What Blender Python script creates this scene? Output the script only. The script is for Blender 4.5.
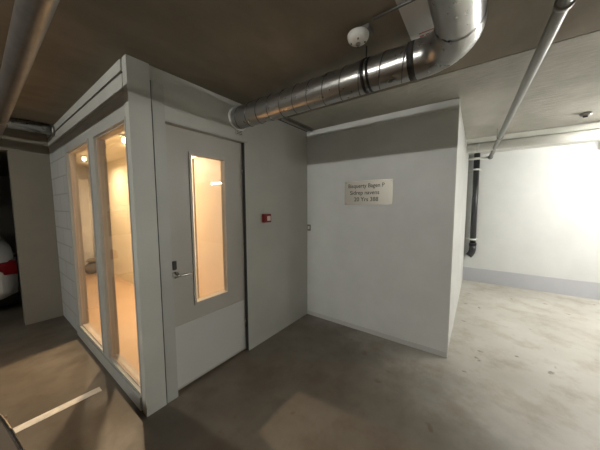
import bpy, bmesh, math, random
from mathutils import Vector, Matrix
for o in list(bpy.data.objects): bpy.data.objects.remove(o)
S = bpy.context.scene
C = S.collection
PI = math.pi
# ---------------------------------------------------------------- camera
H = 1.46
cd = bpy.data.cameras.new('camera'); cam = bpy.data.objects.new('camera', cd); C.objects.link(cam)
F = Vector((0.80245, 0.59107, -0.08154)); R = Vector((0.593, -0.805, -0.004)).normalized()
F.normalize(); R = (R - F * R.dot(F)).normalized(); U = R.cross(F)
m = Matrix((R, U, -F)).transposed().to_4x4(); m.translation = (0, 0, H)
cam.matrix_world = m
cd.sensor_width = 36; cd.lens = 240.73 / 600 * 36; cd.clip_start = 0.05
S.camera = cam
# ---------------------------------------------------------------- world, exposure
w = bpy.data.worlds.new('world'); S.world = w; w.use_nodes = True
w.node_tree.nodes['Background'].inputs[0].default_value = (.5, .5, .5, 1)
w.node_tree.nodes['Background'].inputs[1].default_value = .02
S.view_settings.view_transform = 'Standard'; S.view_settings.look = 'None'
S.view_settings.gamma = 1; S.view_settings.exposure = 0.0; S.view_settings.use_curve_mapping = False
# ---------------------------------------------------------------- lights (fixtures are built further down, two of them added)
TUBES = [  # centre x, y, z, power, length
    (-2.7, 1.45, 2.352, 560, 1.2),
    (-2.7, -2.5, 2.352, 40, 1.2),  # added unseen tube behind the camera, gives soft fill
    (4.2, -1.95, 2.10, 450, 1.2),
    (3.5, -3.7, 2.10, 480, 1.2),  # second bay tube, added out of view to even the light
]   # x, y, z of the tube, its strength, its length; the emitting tubes themselves are the light
LAMPS = [(1.17, 3.55, 2.21, 85), (1.2, 5.5, 2.21, 36)]
for (x, y, z, p) in LAMPS:
    ld = bpy.data.lights.new('lamp_light', 'AREA'); ld.energy = p; ld.shape = 'DISK'; ld.size = .08
    ld.color = (1.0, .73, .47)
    lo = bpy.data.objects.new('lamp_light', ld); lo.location = (x, y, z); C.objects.link(lo)
# ---------------------------------------------------------------- materials
def mat(name, col, rough=.5, metal=0, spec=.5, emit=None, es=0):
    M = bpy.data.materials.new(name); M.use_nodes = True
    b = M.node_tree.nodes['Principled BSDF']
    b.inputs['Base Color'].default_value = (*col, 1); b.inputs['Roughness'].default_value = rough
    b.inputs['Metallic'].default_value = metal; b.inputs['Specular IOR Level'].default_value = spec
    if emit: b.inputs['Emission Color'].default_value = (*emit, 1); b.inputs['Emission Strength'].default_value = es
    return M
def N(M, t, **k):
    n = M.node_tree.nodes.new(t)
    for a, v in k.items(): setattr(n, a, v)
    return n
def L(M, a, b): M.node_tree.links.new(a, b)
def tc(M, scale=(1, 1, 1), rot=(0, 0, 0)):
    c = N(M, 'ShaderNodeTexCoord'); mp = N(M, 'ShaderNodeMapping')
    mp.inputs['Scale'].default_value = scale; mp.inputs['Rotation'].default_value = rot
    L(M, c.outputs['Object'], mp.inputs['Vector']); return mp.outputs['Vector']
def noise(M, v, s, d=4, r=.55):
    n = N(M, 'ShaderNodeTexNoise'); n.inputs['Scale'].default_value = s; n.inputs['Detail'].default_value = d
    n.inputs['Roughness'].default_value = r; L(M, v, n.inputs['Vector']); return n.outputs['Fac']
def ramp(M, f, stops):
    r = N(M, 'ShaderNodeValToRGB'); e = r.color_ramp.elements
    e[0].position, e[0].color = stops[0][0], (*stops[0][1], 1)
    e[1].position, e[1].color = stops[-1][0], (*stops[-1][1], 1)
    for p, c in stops[1:-1]:
        k = e.new(p); k.color = (*c, 1)
    L(M, f, r.inputs['Fac']); return r.outputs['Color']
def mix(M, f, a, b, mode='MIX'):
    x = N(M, 'ShaderNodeMix', data_type='RGBA', blend_type=mode)
    if hasattr(f, 'links'): L(M, f, x.inputs['Factor'])
    else: x.inputs['Factor'].default_value = f
    for s, i in ((a, 6), (b, 7)):
        if hasattr(s, 'links'): L(M, s, x.inputs[i])
        else: x.inputs[i].default_value = (*s, 1)
    return x.outputs[2]
def bump(M, f, st, d=.01):
    b = N(M, 'ShaderNodeBump'); b.inputs['Strength'].default_value = st; b.inputs['Distance'].default_value = d
    L(M, f, b.inputs['Height']); L(M, b.outputs['Normal'], M.node_tree.nodes['Principled BSDF'].inputs['Normal'])
def P(M, k): return M.node_tree.nodes['Principled BSDF'].inputs[k]
def g3(v): return (v, v, v)
def painted(name, col, rough=.45, var=.06, s=2.5, bs=.12, bscale=60):
    M = mat(name, col, rough); v = tc(M)
    f = noise(M, v, s, 5)
    lo = tuple(c * (1 - var) for c in col); hi = tuple(min(1, c * (1 + var)) for c in col)
    L(M, ramp(M, f, [(.3, lo), (.7, hi)]), P(M, 'Base Color'))
    bump(M, noise(M, v, bscale, 3), bs, .004); return M
M_wall = painted('white_wall_paint', (.50, .505, .465))
M_wallc = painted('white_partition_paint', (.68, .695, .675))
M_far = painted('white_concrete_wall_paint', (.62, .63, .62), .6, .04, 3, .3, 25)
M_frame = painted('grey_frame_paint', (.42, .425, .395), .4)
M_door = painted('beige_grey_door_paint', (.43, .405, .365), .4, .03)
M_kick = painted('light_grey_laminate', (.56, .56, .54), .4, .02)
M_dark = mat('black_plastic', (.012, .012, .012), .35)
M_seal = mat('dark_joint', (.03, .028, .024), .8)
M_band = painted('grey_blue_skirting_paint', (.45, .455, .485), .45, .03)
M_pier = painted('beige_column_paint', (.24, .215, .175), .6, .06)
M_wood = painted('pale_timber', (.46, .38, .31), .45, .08, 6)
M_inwall = painted('cream_inner_wall', (.66, .60, .48), .6, .03)
M_infloor = painted('tan_vinyl_floor', (.50, .35, .23), .35, .05, 3)
M_inpanel = painted('peach_wood_panel', (.60, .46, .33), .5, .04, 4)
M_white = painted('white_lacquer', (.8, .79, .75), .4, .02)
M_greywall = painted('grey_inner_wall', (.66, .65, .64), .6, .05)
M_tape = painted('worn_white_floor_paint', (.72, .68, .60), .6, .18, 22)
M_chrome = mat('brushed_chrome', (.72, .71, .68), .22, 1)
M_red = mat('red_plastic', (.20, .012, .012), .35)
M_pinkw = mat('pale_label', (.82, .62, .58), .4)
M_plast = mat('white_plastic', (.74, .74, .70), .4)
M_brush = mat('galvanised_sheet', (.24, .19, .14), .45, .3)
M_copper = mat('worn_tan_metal', (.55, .42, .30), .4, .5)
M_black_pipe = mat('black_drain_plastic', (.018, .018, .02), .35)
M_redtxt = mat('red_print', (.45, .10, .07), .6)
M_darktxt = mat('engraved_black', (.025, .023, .02), .6)
M_rope = mat('grey_cloth', (.14, .13, .125), .8)
M_bulb = mat('lit_warm_bulb', (1, .9, .75), .4, emit=(1, .74, .45), es=25)
M_carw = mat('white_car_paint', (.5, .49, .46), .18); P(M_carw, 'Coat Weight').default_value = .6
M_carred = mat('red_tail_light', (.16, .006, .008), .12)
M_carglass = mat('dark_car_glass', (.02, .022, .025), .06)
M_tyre = mat('tyre_rubber', (.02, .02, .02), .8)
M_text_plate = mat('white_sheet_steel', (.68, .68, .66), .45)

# block wall
M_block = mat('painted_blockwork', (.5, .5, .47), .6)
v = tc(M_block)
sx = N(M_block, 'ShaderNodeSeparateXYZ'); cb = N(M_block, 'ShaderNodeCombineXYZ')
L(M_block, v, sx.inputs[0]); L(M_block, sx.outputs['Y'], cb.inputs['X']); L(M_block, sx.outputs['Z'], cb.inputs['Y'])
br = N(M_block, 'ShaderNodeTexBrick'); L(M_block, cb.outputs[0], br.inputs['Vector'])
br.inputs['Scale'].default_value = 1; br.inputs['Brick Width'].default_value = .5; br.inputs['Row Height'].default_value = .2
br.inputs['Mortar Size'].default_value = .008
br.inputs['Color1'].default_value = (.52, .53, .51, 1); br.inputs['Color2'].default_value = (.49, .50, .48, 1); br.inputs['Mortar'].default_value = (.36, .36, .34, 1)
L(M_block, br.outputs['Color'], P(M_block, 'Base Color'))
iv = N(M_block, 'ShaderNodeMath', operation='SUBTRACT'); iv.inputs[0].default_value = 1; L(M_block, br.outputs['Fac'], iv.inputs[1])
bump(M_block, iv.outputs[0], .6, .01)

# concrete floor
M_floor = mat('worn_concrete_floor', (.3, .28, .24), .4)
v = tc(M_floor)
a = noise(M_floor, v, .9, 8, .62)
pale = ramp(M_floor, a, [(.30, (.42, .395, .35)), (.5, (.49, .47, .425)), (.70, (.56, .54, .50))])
dirt_shade = ramp(M_floor, a, [(.30, (.085, .066, .046)), (.5, (.14, .119, .092)), (.70, (.20, .18, .15))])
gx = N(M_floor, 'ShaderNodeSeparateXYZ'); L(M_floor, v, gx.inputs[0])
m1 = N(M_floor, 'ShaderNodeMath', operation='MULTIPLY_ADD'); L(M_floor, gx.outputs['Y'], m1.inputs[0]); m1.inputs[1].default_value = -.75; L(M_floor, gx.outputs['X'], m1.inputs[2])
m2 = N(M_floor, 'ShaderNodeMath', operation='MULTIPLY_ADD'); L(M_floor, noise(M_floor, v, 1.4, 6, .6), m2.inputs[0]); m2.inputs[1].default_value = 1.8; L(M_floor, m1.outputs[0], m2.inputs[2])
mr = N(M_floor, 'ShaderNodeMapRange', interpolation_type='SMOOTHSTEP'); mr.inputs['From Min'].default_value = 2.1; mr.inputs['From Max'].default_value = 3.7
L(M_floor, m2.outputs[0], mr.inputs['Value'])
base = mix(M_floor, mr.outputs[0], dirt_shade, pale)   # stained concrete with booth shade and bay light put into its colour
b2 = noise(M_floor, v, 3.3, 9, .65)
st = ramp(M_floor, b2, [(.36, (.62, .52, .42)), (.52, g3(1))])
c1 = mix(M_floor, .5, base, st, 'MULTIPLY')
sp = noise(M_floor, v, 7.5, 3, .5)
spots = ramp(M_floor, sp, [(.675, g3(0)), (.73, g3(.7))])
c2 = mix(M_floor, spots, c1, (.12, .075, .04))
ws = noise(M_floor, tc(M_floor, (1, 1, 1), (0, 0, 1.1)), 9, 8, .75)
wm = ramp(M_floor, ws, [(.67, g3(0)), (.75, g3(.45))])
c3 = mix(M_floor, wm, c2, (.62, .60, .56))
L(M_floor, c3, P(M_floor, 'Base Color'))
rr = ramp(M_floor, noise(M_floor, v, 2.1, 6, .6), [(.32, g3(.28)), (.68, g3(.55))])
L(M_floor, rr, P(M_floor, 'Roughness'))
bump(M_floor, noise(M_floor, v, 14, 8, .7), .12, .006)

def concrete_ceiling(name, lo, hi, st):
    M = mat(name, lo, .85, spec=.25); v = tc(M, (1, 1.6, 1))
    f = noise(M, v, 1.6, 6, .6)
    L(M, ramp(M, f, [(.36, lo), (.64, hi)]), P(M, 'Base Color'))
    bump(M, noise(M, tc(M, (9, 3.5, 1)), 2.5, 5, .6), st, .02); return M
M_ceil = concrete_ceiling('brown_grey_ceiling_board', (.20, .17, .13), (.27, .235, .185), .06)
M_ceil2 = concrete_ceiling('pale_rough_concrete_ceiling', (.40, .39, .345), (.52, .505, .46), .35)
M_ceil3 = concrete_ceiling('white_concrete_ceiling', (.60, .60, .56), (.68, .68, .64), .15)

# spiral duct steel
M_duct = mat('galvanised_duct_steel', (.50, .49, .47), .3, .95)
v = tc(M_duct)
L(M_duct, ramp(M_duct, noise(M_duct, v, 14, 5, .6), [(.3, (.42, .415, .40)), (.7, (.47, .465, .45))]), P(M_duct, 'Base Color'))
L(M_duct, ramp(M_duct, noise(M_duct, v, 22, 3), [(.3, g3(.27)), (.7, g3(.30))]), P(M_duct, 'Roughness'))
M_seam = mat('dark_folded_steel_seam', (.16, .155, .15), .45, .8)
M_oldpipe = mat('dull_grey_pipe', (.38, .36, .33), .38, .75)
v = tc(M_oldpipe)
L(M_oldpipe, ramp(M_oldpipe, noise(M_oldpipe, v, 9, 5, .6), [(.3, (.20, .19, .175)), (.7, (.32, .30, .275))]), P(M_oldpipe, 'Base Color'))
M_sprink = painted('grey_painted_pipe', (.19, .19, .175), .35, .06, 12)
M_sign = mat('brushed_steel_plate', (.38, .36, .315), .3, .8)
v = tc(M_sign, (1, 2, 120))
bump(M_sign, noise(M_sign, v, 12, 3), .12, .001)
P(M_sign, 'Roughness').default_value = .42

# glass: thin pane
M_glass = bpy.data.materials.new('clear_pane'); M_glass.use_nodes = True
nt = M_glass.node_tree; nt.nodes.remove(nt.nodes['Principled BSDF'])
tr = nt.nodes.new('ShaderNodeBsdfTransparent'); tr.inputs[0].default_value = (.94, .95, .94, 1)
gl = nt.nodes.new('ShaderNodeBsdfGlossy'); gl.inputs['Roughness'].default_value = .03
lw = nt.nodes.new('ShaderNodeLayerWeight'); lw.inputs[0].default_value = .5
pw = nt.nodes.new('ShaderNodeMath'); pw.operation = 'POWER'; pw.inputs[1].default_value = 5; nt.links.new(lw.outputs['Facing'], pw.inputs[0])
fr = nt.nodes.new('ShaderNodeMath'); fr.operation = 'MULTIPLY_ADD'; fr.inputs[1].default_value = .9; fr.inputs[2].default_value = .04; nt.links.new(pw.outputs[0], fr.inputs[0])
mx = nt.nodes.new('ShaderNodeMixShader')
nt.links.new(fr.outputs[0], mx.inputs[0]); nt.links.new(tr.outputs[0], mx.inputs[1]); nt.links.new(gl.outputs[0], mx.inputs[2])
nt.links.new(mx.outputs[0], nt.nodes['Material Output'].inputs['Surface'])

# ---------------------------------------------------------------- mesh helpers
class MB:
    def __init__(s): s.b = bmesh.new()
    def box(s, x0, y0, z0, x1, y1, z1, bev=0):
        t = bmesh.new(); bmesh.ops.create_cube(t, size=1)
        for q in t.verts:
            q.co = Vector(((x0 + x1) / 2 + q.co.x * (x1 - x0), (y0 + y1) / 2 + q.co.y * (y1 - y0), (z0 + z1) / 2 + q.co.z * (z1 - z0)))
        if bev: bmesh.ops.bevel(t, geom=t.edges[:], offset=bev, segments=2, affect='EDGES')
        s.add(t); return s
    def add(s, t):
        me = bpy.data.meshes.new('t'); t.to_mesh(me); t.free(); s.b.from_mesh(me); bpy.data.meshes.remove(me)
    def tube(s, pts, r, n=24, caps=True):
        pts = [Vector(p) for p in pts]; rings = []
        rs = r if isinstance(r, (list, tuple)) else [r] * len(pts)
        d0 = (pts[1] - pts[0]).normalized()
        up = Vector((0, 0, 1)) if abs(d0.z) < .9 else Vector((1, 0, 0))
        u = (up - d0 * up.dot(d0)).normalized()
        for i, p in enumerate(pts):
            if i == 0: d = pts[1] - pts[0]
            elif i == len(pts) - 1: d = pts[-1] - pts[-2]
            else: d = (pts[i + 1] - p).normalized() + (p - pts[i - 1]).normalized()
            d.normalize(); u = (u - d * u.dot(d)).normalized(); w_ = d.cross(u)
            rings.append([s.b.verts.new(p + (u * math.cos(2 * PI * k / n) + w_ * math.sin(2 * PI * k / n)) * rs[i]) for k in range(n)])
        for a_, b_ in zip(rings, rings[1:]):
            for k in range(n):
                f = s.b.faces.new((a_[k], a_[(k + 1) % n], b_[(k + 1) % n], b_[k])); f.smooth = True
        if caps:
            s.b.faces.new(list(reversed(rings[0]))); s.b.faces.new(rings[-1])
        return s
    def lathe(s, prof, c, n=32, axis='z'):
        rings = []
        for (r, z) in prof:
            ring = []
            for k in range(n):
                a_ = 2 * PI * k / n; x, y = r * math.cos(a_), r * math.sin(a_)
                q = (x, y, z) if axis == 'z' else ((z, x, y) if axis == 'x' else (y, z, x))
                ring.append(s.b.verts.new(Vector(c) + Vector(q)))
            rings.append(ring)
        for a_, b_ in zip(rings, rings[1:]):
            for k in range(n):
                f = s.b.faces.new((a_[k], a_[(k + 1) % n], b_[(k + 1) % n], b_[k])); f.smooth = True
        s.b.faces.new(list(reversed(rings[0]))); s.b.faces.new(rings[-1]); return s
    def build(s, name, m_, parent=None, origin=None):
        bmesh.ops.recalc_face_normals(s.b, faces=s.b.faces[:])
        me = bpy.data.meshes.new(name); s.b.to_mesh(me); s.b.free()
        o = bpy.data.objects.new(name, me); C.objects.link(o); me.materials.append(m_)
        if parent: 
            o.parent = parent; o.matrix_parent_inverse = Matrix.Translation(-parent.location)
        return o
def tag(o, label, cat, group=None):
    o['label'] = label; o['category'] = cat
    if group: o['group'] = group
    return o
def thing(name, label, cat, loc, group=None):
    o = bpy.data.objects.new(name, None); o.empty_display_size = .1; C.objects.link(o); o.location = loc
    return tag(o, label, cat, group)
def st(o): o['kind'] = 'structure'; return o
def arc(c, r, a0, a1, n, ax):  # points on an arc; ax maps (cos, sin) to world vector
    return [Vector(c) + ax(math.cos(a0 + (a1 - a0) * i / n) * r, math.sin(a0 + (a1 - a0) * i / n) * r) for i in range(n + 1)]
def text_mesh(name, body, size, m_, parent, mw, ext=.0006, sx=1):
    cu = bpy.data.curves.new('t', 'FONT'); cu.body = body; cu.size = size; cu.extrude = ext; cu.align_x = 'CENTER'; cu.align_y = 'CENTER'
    cu.offset = .0006
    to = bpy.data.objects.new('t', cu); C.objects.link(to); dg = bpy.context.evaluated_depsgraph_get(); dg.update()
    me = bpy.data.meshes.new_from_object(to.evaluated_get(dg)); bpy.data.objects.remove(to)
    for q in me.vertices: q.co = mw @ Vector((q.co.x * sx, q.co.y, q.co.z))
    o = bpy.data.objects.new(name, me); C.objects.link(o); me.materials.clear(); me.materials.append(m_)
    o.parent = parent; o.matrix_parent_inverse = Matrix.Translation(-parent.location); return o

# key planes
X0, Y0, X1, Y1, X3, ZC = .629, 1.792, 2.594, .176, 5.592, 2.39
YE = 7.1       # back of the booth's interior
# ---------------------------------------------------------------- the setting
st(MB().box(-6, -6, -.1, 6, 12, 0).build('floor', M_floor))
st(MB().box(-6, -6, ZC, 2.056, 12, 2.6).build('ceiling', M_ceil))
st(MB().box(2.066, -6, ZC, 4.25, 1.78, 2.6).box(2.05, -6, ZC + .02, 2.07, 1.78, 2.6).build('ceiling', M_ceil2))
st(MB().box(4.256, -6, ZC - .004, 6, 1.78, 2.6).build('ceiling', M_ceil3))
st(MB().box(X3, -6, 0, 5.9, Y1, ZC).build('wall_back', M_far))
st(MB().box(X3 - .012, -6, 0, X3, Y1 - .002, .26).build('baseboard_back', M_band))
st(MB().box(-6.1, -6, 0, -5.9, 12, 2.6).build('wall_left', M_far))
st(MB().box(-6, -6.2, 0, 6, -6, 2.6).build('wall_south', M_far))
st(MB().box(-6, 11.9, 0, 6, 12.1, 2.6).build('wall_north', M_pier))
# partition block C: its long face and its end face
st(MB().box(X1, Y1, 0, X1 + .12, Y0, ZC - .001).box(X1 + .12, Y1, 0, X3, Y1 + .12, ZC - .001).build('wall_right', M_wallc))
st(MB().box(X1 - .008, Y1, 0, X1, Y0 - .001, .05).build('baseboard_right', M_kick))
st(MB().box(X1 - .012, Y1 - .004, 2.3, X1, Y0 - .001, ZC - .001).build('trim_1', M_wallc))
st(MB().box(X1 - .004, Y1 - .008, 0, X1 + .04, Y1, ZC - .002).build('trim_2', M_white))
# door wall B
T = .11
TA = .07
DX0, DX1, DZ = .84, 1.56, 2.05
st(MB().box(.70, Y0, 0, DX0, Y0 + T, ZC - .001).box(DX1, Y0, 0, X1 + .1, Y0 + T, ZC - .001)
   .box(DX0, Y0, DZ, DX1, Y0 + T, ZC - .001).build('wall_front', M_wall))
st(MB().box(X0 - .008, Y0 - .012, 0, .752, Y0, 2.39 - .001).box(X0 - .008, Y0, 0, X0 + .004, 1.845, ZC - .001).build('trim_3', M_wall))
st(MB().box(.752, Y0 - .004, 0, .760, Y0 - .0005, 2.293).build('trim_4', M_seal))
st(MB().box(.760, Y0 - .008, 0, DX0, Y0, 2.293).box(DX0, Y0 - .008, DZ, DX1 + .03, Y0, DZ + .012).build('trim_5', M_frame))
# window wall A, opening for two windows
WA = [(1.853, 2.562), (2.70, 3.52)]
WZ0, WZ1 = .115, 2.035
wa = MB()
wa.box(X0, Y0, 0, X0 + TA, WA[0][0], ZC - .001)
wa.box(X0, WA[0][0], 0, X0 + TA, 3.62, WZ0).box(X0, WA[0][0], WZ1, X0 + TA, 3.62, ZC - .001)
wa.box(X0, WA[0][1], WZ0, X0 + TA, WA[1][0], WZ1)
wa.box(X0, WA[1][1], WZ0, X0 + TA, 3.62, WZ1)
st(wa.build('wall_left', M_frame))
st(MB().box(X0, 3.62, 0, X0 + TA, YE, ZC - .001).build('wall_left', M_block))
st(MB().box(X0 - .012, 1.866, 2.318, X0, 4.40, ZC - .001).build('trim_6', M_wall))
st(MB().box(X0 - .003, 1.845, 0, X0 - .0002, 1.852, 2.312).box(X0 - .003, 1.866, 2.308, X0 - .0002, 4.40, 2.318).build('trim_7', M_seal))
st(MB().box(X0 - .014, 1.872, .0, X0, 3.62, .10).build('trim_8', M_frame))
st(MB().box(X0 - .006, 1.872, 2.19, X0, 4.40, 2.306).build('trim_9', M_wall))
# beige pier and beam beyond it
st(MB().box(.292, 4.41, 0, X0 - .001, 4.56, 2.11).build('wall_pier', M_pier))
st(MB().box(-5.9, 4.40, 2.11, X0 - .001, 4.62, ZC).build('trim_10', M_pier))
# interior of the booth
IX = 1.68
st(MB().box(X0 + TA, Y0 + T, 0, IX, YE, .006).build('floor_inner', M_infloor))
st(MB().box(IX, Y0 + T, 0, IX + .08, YE, ZC - .001).build('wall_inner', M_inwall))
st(MB().box(X0 + TA, YE, 0, IX + .08, YE + .1, ZC - .001).build('wall_end', M_greywall))
st(MB().box(X0 + TA, Y0 + T, 2.33, IX, YE, 2.385).build('ceiling_inner', M_inwall))
st(MB().box(X0 + TA, 3.62, .006, X0 + TA + .01, YE, 2.33).build('wall_lining', M_inwall))
# interior door opposite the entrance
d2 = st(MB().box(IX - .03, 2.87, .006, IX, 2.965, 2.12).box(IX - .03, 2.0, 2.04, IX, 2.87, 2.12).build('door_2', M_white))
MB().box(IX - .02, 2.0, .006, IX, 2.845, 2.035).box(IX - .022, 2.10, 1.60, IX - .019, 2.76, 1.93).box(IX - .022, 2.10, .25, IX - .019, 2.76, 1.50).build('door_leaf', M_inpanel, d2)

MB().box(IX - .012, 2.846, .006, IX, 2.869, 2.035).build('door_gap_seal', M_seal, d2)
# windows
def window(k, y0, y1):
    fo, fw = .008, .016
    w_ = MB().box(X0 - fo, y0, WZ0, X0 + .05, y0 + fw, WZ1).box(X0 - fo, y1 - fw, WZ0, X0 + .05, y1, WZ1)
    w_.box(X0 - fo, y0 + fw, WZ0, X0 + .05, y1 - fw, WZ0 + fw).box(X0 - fo, y0 + fw, WZ1 - fw, X0 + .05, y1 - fw, WZ1)
    o = st(w_.build('window_%d' % k, M_frame))
    s_ = .010
    b_ = MB().box(X0 + .012, y0 + fw, WZ0 + fw, X0 + TA, y0 + fw + s_, WZ1 - fw).box(X0 + .012, y1 - fw - s_, WZ0 + fw, X0 + TA, y1 - fw, WZ1 - fw)
    b_.box(X0 + .012, y0 + fw + s_, WZ0 + fw, X0 + TA, y1 - fw - s_, WZ0 + fw + s_).box(X0 + .012, y0 + fw + s_, WZ1 - fw - s_, X0 + TA, y1 - fw - s_, WZ1 - fw)
    b_.build('window_lining', M_wood, o)
    MB().box(X0 + .022, y0 + fw + s_, WZ0 + fw + s_, X0 + .027, y1 - fw - s_, WZ1 - fw - s_).build('window_pane', M_glass, o)
window(1, *WA[0]); window(2, *WA[1])

# entrance door
LY = Y0 + .04
d1 = MB()
gx0, gx1, gz0, gz1 = 1.03, 1.365, .655, 1.875
d1.box(DX0 + .004, LY, .012, gx0, LY + .045, DZ - .005).box(gx1, LY, .012, DX1 - .004, LY + .045, DZ - .005)
d1.box(gx0, LY, .012, gx1, LY + .045, gz0).box(gx0, LY, gz1, gx1, LY + .045, DZ - .005)
d1 = st(d1.build('door_1', M_door))
MB().box(DX0 + .012, LY - .004, .03, DX1 - .02, LY, .525).build('kick_plate', M_kick, d1)
b_ = MB(); q = .014
b_.box(gx0 - .004, LY - .008, gz0 - .004, gx0 + q, LY + .05, gz1 + .004).box(gx1 - q, LY - .008, gz0 - .004, gx1 + .004, LY + .05, gz1 + .004)
b_.box(gx0 + q, LY - .008, gz0 - .004, gx1 - q, LY + .05, gz0 + q).box(gx0 + q, LY - .008, gz1 - q, gx1 - q, LY + .05, gz1 + .004)
b_.build('glazing_bead', M_door, d1)
MB().box(gx0 + q, LY + .02, gz0 + q, gx1 - q, LY + .026, gz1 - q).build('window_pane', M_glass, d1)
MB().box(.862, LY - .012, .975, .893, LY, 1.045, .004).build('lock_reader', M_dark, d1)
hd = MB().lathe([(.001, -.0), (.026, -.001), (.026, -.01), (.012, -.012), (.010, -.05), (.001, -.051)], (.882, LY, .935), 24, 'y').build('door_handle', M_chrome, d1)
MB().tube([(.882, LY - .045, .935), (.90, LY - .052, .935), (.94, LY - .052, .934), (.975, LY - .050, .932), (.988, LY - .04, .931)], .0095, 14).build('lever', M_chrome, hd)
MB().box(DX1 - .003, Y0 + .005, 0, DX1, LY + .04, DZ).build('door_seal', M_seal, d1)
for hz in (.25, 1.75):
    MB().tube([(DX1 - .012, LY - .008, hz), (DX1 - .012, LY - .008, hz + .09)], .007, 12).build('hinge', M_chrome, d1)

# ---------------------------------------------------------------- ventilation duct
DXc, DZc, DR = 1.485, 2.243, .091
yb, yc = .28, .098; RR = yb - yc
du = thing('ventilation_duct', 'large spiral-seamed galvanised round duct leaving the booth wall and bending overhead', 'duct', (DXc, Y0, DZc))
MB().tube([(DXc, Y0 - .0, DZc), (DXc, 1.2, DZc), (DXc, .56, DZc)], DR, 56, False).tube([(DXc, .56, DZc), (DXc, yb + .03, DZc)], DR, 56, False).build('straight_duct', M_duct, du)
hp = []
pitch = .125; n_ = int((Y0 - yb - .05) / pitch * 40)
for i in range(n_ + 1):
    a_ = 2 * PI * i / 40; hp.append((DXc + math.cos(a_) * (DR + .0003), Y0 - .01 - pitch * i / 40, DZc - math.sin(a_) * (DR + .0003)))
MB().tube(hp, .0036, 6).build('spiral_seam', M_seam, du)
bend = arc((DXc - RR, yb, DZc), RR, 0, -PI / 2, 28, lambda c, s_: Vector((c, s_, 0)))
MB().tube([(DXc, yb + .03, DZc)] + bend + [(DXc - RR - .04, yc, DZc)], DR + .003, 56, False).build('duct_elbow', M_duct, du)
MB().tube([(DXc - RR - .03, yc, DZc), (-2.8, yc, DZc)], DR, 56, False).build('straight_duct', M_duct, du)
MB().tube([(DXc, yb + .055, DZc), (DXc, yb + .022, DZc)], DR + .0035, 56).build('coupling_ring', M_seal, du)
cl = MB().tube([(DXc, .59, DZc), (DXc, .572, DZc)], DR + .006, 56).tube([(DXc, .558, DZc), (DXc, .545, DZc)], DR + .006, 56).build('hanger_clamp', M_dark, du)
MB().tube([(DXc - DR * .55, .567, DZc + DR * .8), (DXc - DR * .55, .567, ZC - .0005)], .004, 8).build('hanger_rod', M_dark, cl)
MB().lathe([(DR, 0), (DR + .012, 0), (DR + .012, -.012), (DR, -.012)], (DXc, Y0 - .0005, DZc), 56, 'y').build('wall_collar', M_white, du)

# small louvred grille under the duct
gr = thing('vent_grille', 'small white slotted wall grille right under the duct where it enters the booth wall', 'grille', (1.50, Y0 - .003, 2.12))
MB().box(1.455, Y0 - .008, 2.10, 1.535, Y0, 2.155, .002).build('grille_plate', M_wall, gr)
for k in range(3):
    MB().box(1.465, Y0 - .0095, 2.109 + k * .014, 1.526, Y0 - .0082, 2.114 + k * .014).build('slot', M_seal, gr)

# thin rail on the ceiling between duct and corner
tag(MB().box(1.80, 1.685, ZC - .018, 2.56, 1.71, ZC - .0005, .002).box(1.80, 1.66, ZC - .006, 2.56, 1.685, ZC - .0005).build('ceiling_rail', M_oldpipe),
    'thin metal rail on the ceiling in the corner behind the duct', 'rail')

# ---------------------------------------------------------------- ceiling things near the duct
sd = thing('smoke_detector', 'round white smoke detector on the brown ceiling left of the duct clamp', 'smoke detector', (1.272, .55, ZC))
MB().box(1.262, .487, ZC - .028, 1.332, .557, ZC - .0005, .004).build('mounting_box', M_oldpipe, sd)
MB().lathe([(.001, 0), (.052, 0), (.056, -.006), (.056, -.014), (.053, -.026), (.044, -.038), (.028, -.046), (.001, -.050)], (1.272, .55, ZC - .0285), 36).build('detector_body', M_plast, sd)
MB().lathe([(.001, 0), (.013, 0), (.012, -.006), (.001, -.008)], (1.272, .55, ZC - .0775), 20).build('sensor', M_oldpipe, sd)
for k in range(4):
    a_ = k * PI / 2 + .4
    MB().box(1.272 + math.cos(a_) * .035 - .003, .55 + math.sin(a_) * .035 - .003, ZC - .077, 1.272 + math.cos(a_) * .035 + .003, .55 + math.sin(a_) * .035 + .003, ZC - .062).build('fin', M_dark, sd)
tag(MB().tube([(1.24, .46, ZC - .0125), (1.237, .3, ZC - .0125), (1.235, .185, ZC - .0125)], .0065, 10).build('conduit', M_seam),
    'thin grey conduit running along the ceiling above the duct elbow', 'conduit')
pl = thing('ceiling_plate', 'flat white notice plate with red print on the ceiling, half hidden by the duct elbow', 'plate', (1.36, .18, ZC))
MB().box(1.14, .03, ZC - .005, 1.585, .345, ZC - .0005, .001).build('plate_panel', M_text_plate, pl)

# ---------------------------------------------------------------- pipes on the left
lp = thing('overhead_pipe', 'long dull grey round pipe overhead at the upper left, running towards the back', 'pipe', (.187, 1.5, 2.19))
MB().tube([(.187, .4, 2.19), (.187, 1, 2.19), (.187, 4.38, 2.19)], .046, 40).build('pipe_run', M_oldpipe, lp)
for y in (3.2, ):
    MB().tube([(.187, y, 2.19), (.187, y + .03, 2.19)], .050, 40).build('pipe_clamp', M_oldpipe, lp)
hpz = 2.328
h2 = thing('cross_pipe', 'short horizontal metal pipe entering the top of the booth wall by the beam', 'pipe', (.4, 3.97, hpz))
MB().tube([(-2.2, 3.97, hpz), (0, 3.97, hpz), (X0 - .0, 3.97, hpz)], .054, 40).build('pipe_run', M_duct, h2)
MB().tube([(X0 - .035, 3.97, hpz), (X0 - .012, 3.97, hpz)], .060, 40).build('wall_collar', M_oldpipe, h2)
MB().tube([(.235, 3.97, hpz), (.275, 3.97, hpz)], .057, 40).build('coupling_ring', M_oldpipe, h2)

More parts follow.
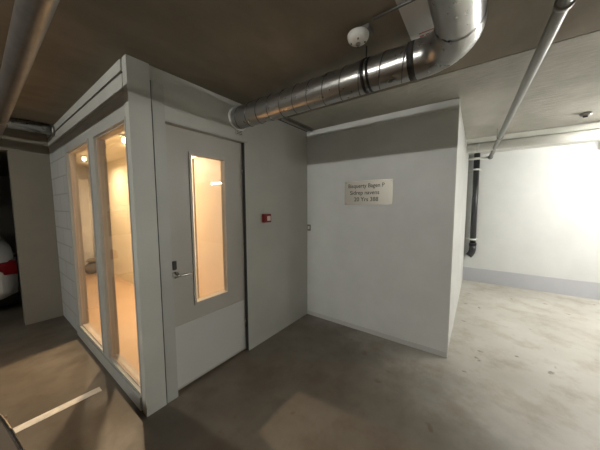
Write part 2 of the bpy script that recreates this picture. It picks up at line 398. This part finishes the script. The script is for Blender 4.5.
# ---------------------------------------------------------------- pipes on the right
sp_ = thing('sprinkler_pipe', 'slim grey pipe under the ceiling slanting from top right to the far wall', 'pipe', (3, -.2, 2.3))
A_ = Vector((1.51, -.254, 2.3)); B_ = Vector((5.36, -.138, 2.275)); dd = (B_ - A_).normalized()
MB().tube([A_ - dd * 3, A_, B_], .027, 28).build('pipe_run', M_sprink, sp_)
MB().tube([B_ - dd * .02, B_ + dd * .03], .036, 24).build('elbow_fitting', M_sprink, sp_)
MB().tube([B_ + dd * .01, B_ + Vector((.01, .31, 0))], .020, 20).build('branch_pipe', M_plast, sp_)
for t_ in (.62,):
    p_ = A_ + (B_ - A_) * t_
    MB().tube([p_ + Vector((0, .03, 0)), p_ + Vector((0, .03, ZC - p_.z))], .004, 8).tube([p_ - dd * .01, p_ + dd * .01], .033, 24).build('pipe_hanger', M_chrome, sp_)
p_ = A_ + (B_ - A_) * .003
MB().tube([p_ - dd * .012, p_ + dd * .012], .034, 24).box(p_.x - .01, p_.y + .01, p_.z + .02, p_.x + .01, p_.y + .03, ZC - .0005).build('pipe_hanger', M_oldpipe, sp_)
bp = thing('ceiling_pipe', 'thick white pipe running level under the bright ceiling near the far wall', 'pipe', (4.6, -1, 2.31))
MB().tube([(4.6, -5.9, 2.316), (4.6, -1, 2.316), (4.6, Y1 - .0, 2.316)], .062, 36).build('pipe_run', M_white, bp)
MB().tube([(4.6, .06, 2.316), (4.6, .02, 2.316)], .067, 36).build('coupling_ring', M_plast, bp)
dp = thing('drain_pipe', 'black vertical drain pipe clipped to the far wall beside the partition end', 'drain pipe', (X3 - .085, .07, .5))
MB().tube([(X3 - .085, .05, ZC), (X3 - .085, .048, 1.4), (X3 - .085, .045, .66)], .047, 28).build('pipe_run', M_black_pipe, dp)
MB().tube([(X3 - .085, .045, .72), (X3 - .085, .045, .62), (X3 - .09, .055, .57), (X3 - .10, .075, .53), (X3 - .11, .10, .50)], .054, 28).build('pipe_elbow', M_black_pipe, dp)
MB().tube([(X3 - .085, .045, .745), (X3 - .085, .045, .70)], .059, 28).build('pipe_socket', M_dark, dp)
for z_ in (2.08, .80):
    MB().tube([(X3 - .085, .047, z_), (X3 - .085, .047, z_ + .03)], .054, 28).box(X3 - .05, -.03, z_ + .002, X3 - .0005, .165, z_ + .026).build('pipe_bracket', M_plast, dp)
s2 = thing('ceiling_sensor', 'small dark round sensor on the bright ceiling at the right edge', 'sensor', (3.786, -.847, ZC))
MB().lathe([(.001, 0), (.044, 0), (.045, -.012), (.038, -.03), (.001, -.032)], (3.786, -.847, ZC - .0005), 28).build('sensor_body', M_oldpipe, s2)
MB().lathe([(.001, 0), (.022, 0), (.018, -.012), (.001, -.014)], (3.786, -.847, ZC - .032), 20).build('sensor_eye', M_dark, s2)
tag(MB().box(X3 - .07, -1.62, 2.26, X3 - .0005, -1.41, 2.38, .006).box(X3 - .076, -1.60, 2.28, X3 - .069, -1.43, 2.36, .003).build('junction_box', M_plast),
    'small white box high on the far wall at the right edge', 'junction box')

# ---------------------------------------------------------------- wall things
fa = thing('fire_call_point', 'small red fire call point with a pale window, right of the entrance door', 'fire alarm', (1.82, Y0 - .001, 1.325))
MB().box(1.766, Y0 - .042, 1.283, 1.868, Y0 - .0005, 1.372, .005).build('alarm_housing', M_red, fa)
MB().box(1.803, Y0 - .046, 1.301, 1.853, Y0 - .041, 1.350, .002).build('alarm_window', M_pinkw, fa)
sw = thing('wall_switch', 'small grey switch on the partition wall tight in the inner corner', 'switch', (X1, 1.765, 1.17))
MB().box(X1 - .014, 1.735, 1.13, X1 - .0005, 1.783, 1.21, .003).build('switch_plate', M_oldpipe, sw)
MB().box(X1 - .018, 1.747, 1.15, X1 - .0135, 1.771, 1.19, .001).build('rocker', M_plast, sw)
sg = thing('wall_sign', 'brushed steel sign plate with three lines of dark text on the partition', 'sign', (X1, .99, 1.595))
sy0, sy1, sz0, sz1 = .713, 1.256, 1.462, 1.729
MB().box(X1 - .008, sy0, sz0, X1 - .002, sy1, sz1, .001).build('sign_plate', M_sign, sg)
rot = Matrix(((0, 0, -1), (-1, 0, 0), (0, 1, 0))).to_4x4()
for body, z_, y_, s_, sx in (('Bisquerty Bagen P', 1.672, 1.005, .062, .92), ('Sidrep navens', 1.596, 1.02, .062, .98), ('20 Yrs 388', 1.522, 1.0, .064, .98)):
    text_mesh('sign_text', body, s_, M_darktxt, sg, Matrix.Translation((X1 - .0086, y_, z_)) @ rot, .0005, sx)
for (yy, zz) in ((sy0 + .018, sz0 + .018), (sy1 - .018, sz0 + .018), (sy0 + .018, sz1 - .018), (sy1 - .018, sz1 - .018)):
    MB().lathe([(.001, 0), (.0055, 0), (.004, -.0025), (.001, -.003)], (X1 - .008, yy, zz), 14, 'x').build('screw', M_chrome, sg)
rotc = Matrix(((0, -1, 0), (-1, 0, 0), (0, 0, -1))).to_4x4()
MB().box(1.500, .20, ZC - .0056, 1.508, .30, ZC - .0048).build('print_mark', M_redtxt, pl)
for y_ in (.215, .25, .28):
    MB().box(1.525, y_, ZC - .0056, 1.55, y_ + .02, ZC - .0048).build('print_mark', M_redtxt, pl)

# ---------------------------------------------------------------- painted floor line
tag(MB().box(-2.4, 2.335, .0005, .512, 2.402, .0025).build('floor_line', M_tape), 'white painted parking line on the floor ending near the booth windows', 'floor marking')

# ---------------------------------------------------------------- lamps
tl0 = None
for i, (x, y, z, p, Ln) in enumerate(TUBES):
    t = thing('ceiling_light', 'unseen white fluorescent batten light on the garage ceiling', 'ceiling light', (x, y, ZC), 'fluorescent garage lights')
    if z > 2.3:
        MB().box(x - .06, y - Ln / 2 - .03, ZC - .016, x + .06, y + Ln / 2 + .03, ZC - .0005, .004).build('light_housing', M_plast, t)
        zt = ZC - .012
    else:
        zt = z + .03
        MB().box(x - .018, y - Ln / 2 - .03, z + .026, x + .018, y + Ln / 2 + .03, z + .06, .004).build('light_housing', M_plast, t)
        for q_ in (-.4, .4):
            MB().tube([(x, y + q_, z + .055), (x, y + q_, ZC - .0005)], .004, 8).build('hanger_rod', M_chrome, t)
    mt = mat('lit_fluorescent_tube', (1, 1, 1), .4, emit=(1, .98, .92), es=p)
    for q_ in (-1, 1):
        MB().box(x - .014, y + q_ * (Ln / 2 + .012) - .012, z - .014, x + .014, y + q_ * (Ln / 2 + .012) + .012, zt).build('lamp_holder', M_plast, t)
    MB().tube([(x, y - Ln / 2, z), (x, y + Ln / 2, z)], .013, 16).build('fluorescent_tube', mt, t)
for i, (x, y, z, p) in enumerate(LAMPS):
    t = thing('ceiling_lamp', ['round warm ceiling lamp inside the booth behind the entrance door', 'round warm ceiling lamp seen through the far window of the booth'][i], 'lamp', (x, y, 2.33))
    MB().lathe([(.001, 0), (.055, 0), (.05, -.03), (.001, -.03)], (x, y, 2.3295), 28).build('lamp_base', M_chrome, t)
    MB().lathe([(.001, 0), (.016, 0), (.026, -.02), (.026, -.04), (.016, -.058), (.001, -.062)], (x, y, 2.299), 24).build('bulb', M_bulb, t)

# ---------------------------------------------------------------- things at the end of the booth interior
tag(MB().tube([(1.605, 7.05, .006), (1.605, 7.05, 2.33)], .035, 28).build('vertical_pipe', M_white), 'bright white vertical pipe at the end of the booth interior', 'pipe')
cb_ = thing('metal_locker', 'tall narrow grey locker behind the bag at the end of the booth interior', 'locker', (1.47, 7.02, .006))
MB().box(1.36, 6.955, .006, 1.56, 7.09, 2.05, .004).build('locker_body', M_white, cb_)
MB().box(1.375, 6.946, .03, 1.545, 6.955, .60, .002).build('locker_door', M_greywall, cb_)
MB().box(1.375, 6.946, .62, 1.545, 6.955, 2.02, .002).build('locker_door', M_greywall, cb_)
def lump(name, c, r, seed, m_):
    rnd = random.Random(seed); b = bmesh.new(); bmesh.ops.create_icosphere(b, subdivisions=4, radius=1)
    k = [(Vector((rnd.uniform(-1, 1), rnd.uniform(-1, 1), rnd.uniform(-1, 1))).normalized(), rnd.uniform(3, 9), rnd.uniform(0, 6)) for _ in range(9)]
    for v_ in b.verts:
        d = 1 + sum(math.sin(v_.co.dot(a) * f + p) for a, f, p in k) * .035
        v_.co = Vector((v_.co.x * r[0] * d, v_.co.y * r[1] * d, max(v_.co.z * r[2] * d, -r[2] * .75))) + Vector(c)
    for f in b.faces: f.smooth = True
    q_ = MB(); q_.b.free(); q_.b = b; return q_.build(name, m_)
bg = lump('bag', (1.47, 6.72, .105), (.15, .13, .13), 3, M_rope)
tag(bg, 'crumpled dark grey bag on the floor at the end of the booth', 'bag')
tag(lump('cloth', (1.47, 6.72, .285), (.10, .09, .045), 8, M_pier), 'beige crumpled cloth lying on top of the grey bag', 'cloth')

# ---------------------------------------------------------------- metal tub at lower left
tb = thing('metal_tub', 'galvanised metal tub with a rolled rim on the floor at the lower left corner', 'tub', (-.35, 1.3, 0))
rim = []
cx, cy, ax_, ay_ = -.345, 1.15, .42, .74
for k in range(64):
    a_ = 2 * PI * k / 64; c_, s_ = math.cos(a_), math.sin(a_)
    e_ = 2 / 7
    px_, py_ = ax_ * math.copysign(abs(c_) ** e_, c_), ay_ * math.copysign(abs(s_) ** e_, s_)
    rim.append(Vector((cx + px_ - .113 * py_, cy + py_ + .113 * px_, .50)))
b = bmesh.new(); rings = []
for (sc, z_) in ((1, .50), (.94, .34), (.86, .12), (.80, .02), (.78, .035), (.845, .13), (.925, .34), (.985, .497)):
    rings.append([b.verts.new((cx + (p.x - cx) * sc, cy + (p.y - cy) * sc, z_)) for p in rim])
for a_, c_ in zip(rings, rings[1:]):
    for k in range(64):
        f = b.faces.new((a_[k], a_[(k + 1) % 64], c_[(k + 1) % 64], c_[k])); f.smooth = True
b.faces.new(rings[3]); b.faces.new(rings[4])
q_ = MB(); q_.b.free(); q_.b = b; q_.build('tub_body', M_brush, tb)
MB().tube([p for p in rim] + [rim[0], rim[1]], .008, 10).build('rim', M_chrome, tb)
MB().box(-.002, 1.69, .04, .030, 1.705, .505, .002).build('upright_bar', M_copper, tb)
MB().box(cx - .3, cy - .3, 0, cx + .3, cy + .3, .02).build('tub_base', M_dark, tb)

# ---------------------------------------------------------------- white car beyond the pier
car = thing('car', 'white car with a red tail light parked in the dark bay beyond the pier', 'car', (-.58, 6.8, 0))
def loft(secs, n=None):
    b = bmesh.new(); rs = [[b.verts.new(p) for p in s_] for s_ in secs]
    for a_, c_ in zip(rs, rs[1:]):
        for k in range(len(a_)):
            f = b.faces.new((a_[k], a_[(k + 1) % len(a_)], c_[(k + 1) % len(a_)], c_[k])); f.smooth = True
    b.faces.new(rs[0]); b.faces.new(rs[-1]); q_ = MB(); q_.b.free(); q_.b = b; return q_
def csec(y, w_, z0, z1, top, tw):
    cx_ = -.58; pts = []
    for (fx, fz) in ((.82, 0), (1, .12), (1.0, .45), (.985, .75), (.95, .97)):
        pts.append((cx_ + w_ * fx, y, z0 + (z1 - z0) * fz))
    pts.append((cx_ + tw, y, top)); pts.append((cx_, y, top + .02)); pts.append((cx_ - tw, y, top))
    for (fx, fz) in ((.95, .97), (.985, .75), (1.0, .45), (1, .12), (.82, 0)):
        pts.append((cx_ - w_ * fx, y, z0 + (z1 - z0) * fz))
    return pts
body = loft([csec(4.80, .74, .34, .62, .63, .6), csec(4.84, .84, .27, .78, .80, .7), csec(4.95, .885, .24, .88, .92, .72), csec(5.15, .9, .22, .93, .98, .76),
             csec(6, .905, .22, .95, .99, .8), csec(7.2, .905, .22, .93, .96, .8), csec(8.0, .89, .22, .86, .88, .74), csec(8.6, .84, .24, .72, .74, .66), csec(8.8, .7, .32, .58, .6, .55)])
body.build('car_body', M_carw, car)
loft([csec(5.0, .70, .86, .9, .92, .6), csec(5.5, .74, .86, 1.05, 1.38, .52), csec(6.2, .76, .86, 1.1, 1.45, .55), csec(6.9, .76, .86, 1.05, 1.40, .52), csec(7.6, .74, .86, .9, .93, .6)]).build('car_glass', M_carglass, car)
loft([[(-.58 + sx_ * w2, y_, z_) for sx_, z_ in ((1, t_), (1, t_ + .03), (-1, t_ + .03), (-1, t_))] for (y_, w2, t_) in ((5.45, .5, 1.37), (6.2, .55, 1.455), (6.95, .5, 1.38))]).build('car_roof', M_carw, car)
for s_ in (1, -1):
    loft([[(-.58 + s_ * .50, 4.765, .60), (-.58 + s_ * .875, 4.835, .58), (-.58 + s_ * .87, 4.84, .75), (-.58 + s_ * .52, 4.785, .73)],
          [(-.58 + s_ * .64, 4.95, .62), (-.58 + s_ * .906, 5.12, .64), (-.58 + s_ * .90, 5.12, .80), (-.58 + s_ * .66, 4.95, .80)]]).build('tail_light', M_carred, car)
    for y_ in (5.55, 8.05):
        o = MB().tube([(-.58 + s_ * .70, y_, .31), (-.58 + s_ * .90, y_, .31)], .31, 36).build('wheel', M_tyre, car)
        MB().tube([(-.58 + s_ * .89, y_, .31), (-.58 + s_ * .912, y_, .31)], .19, 24).build('hub_cap', M_chrome, o)
MB().box(-1.25, 4.815, .27, .01, 4.90, .40, .02).build('bumper', M_dark, car)
MB().box(-.88, 4.79, .50, -.36, 4.81, .61, .003).build('number_plate', M_plast, car)
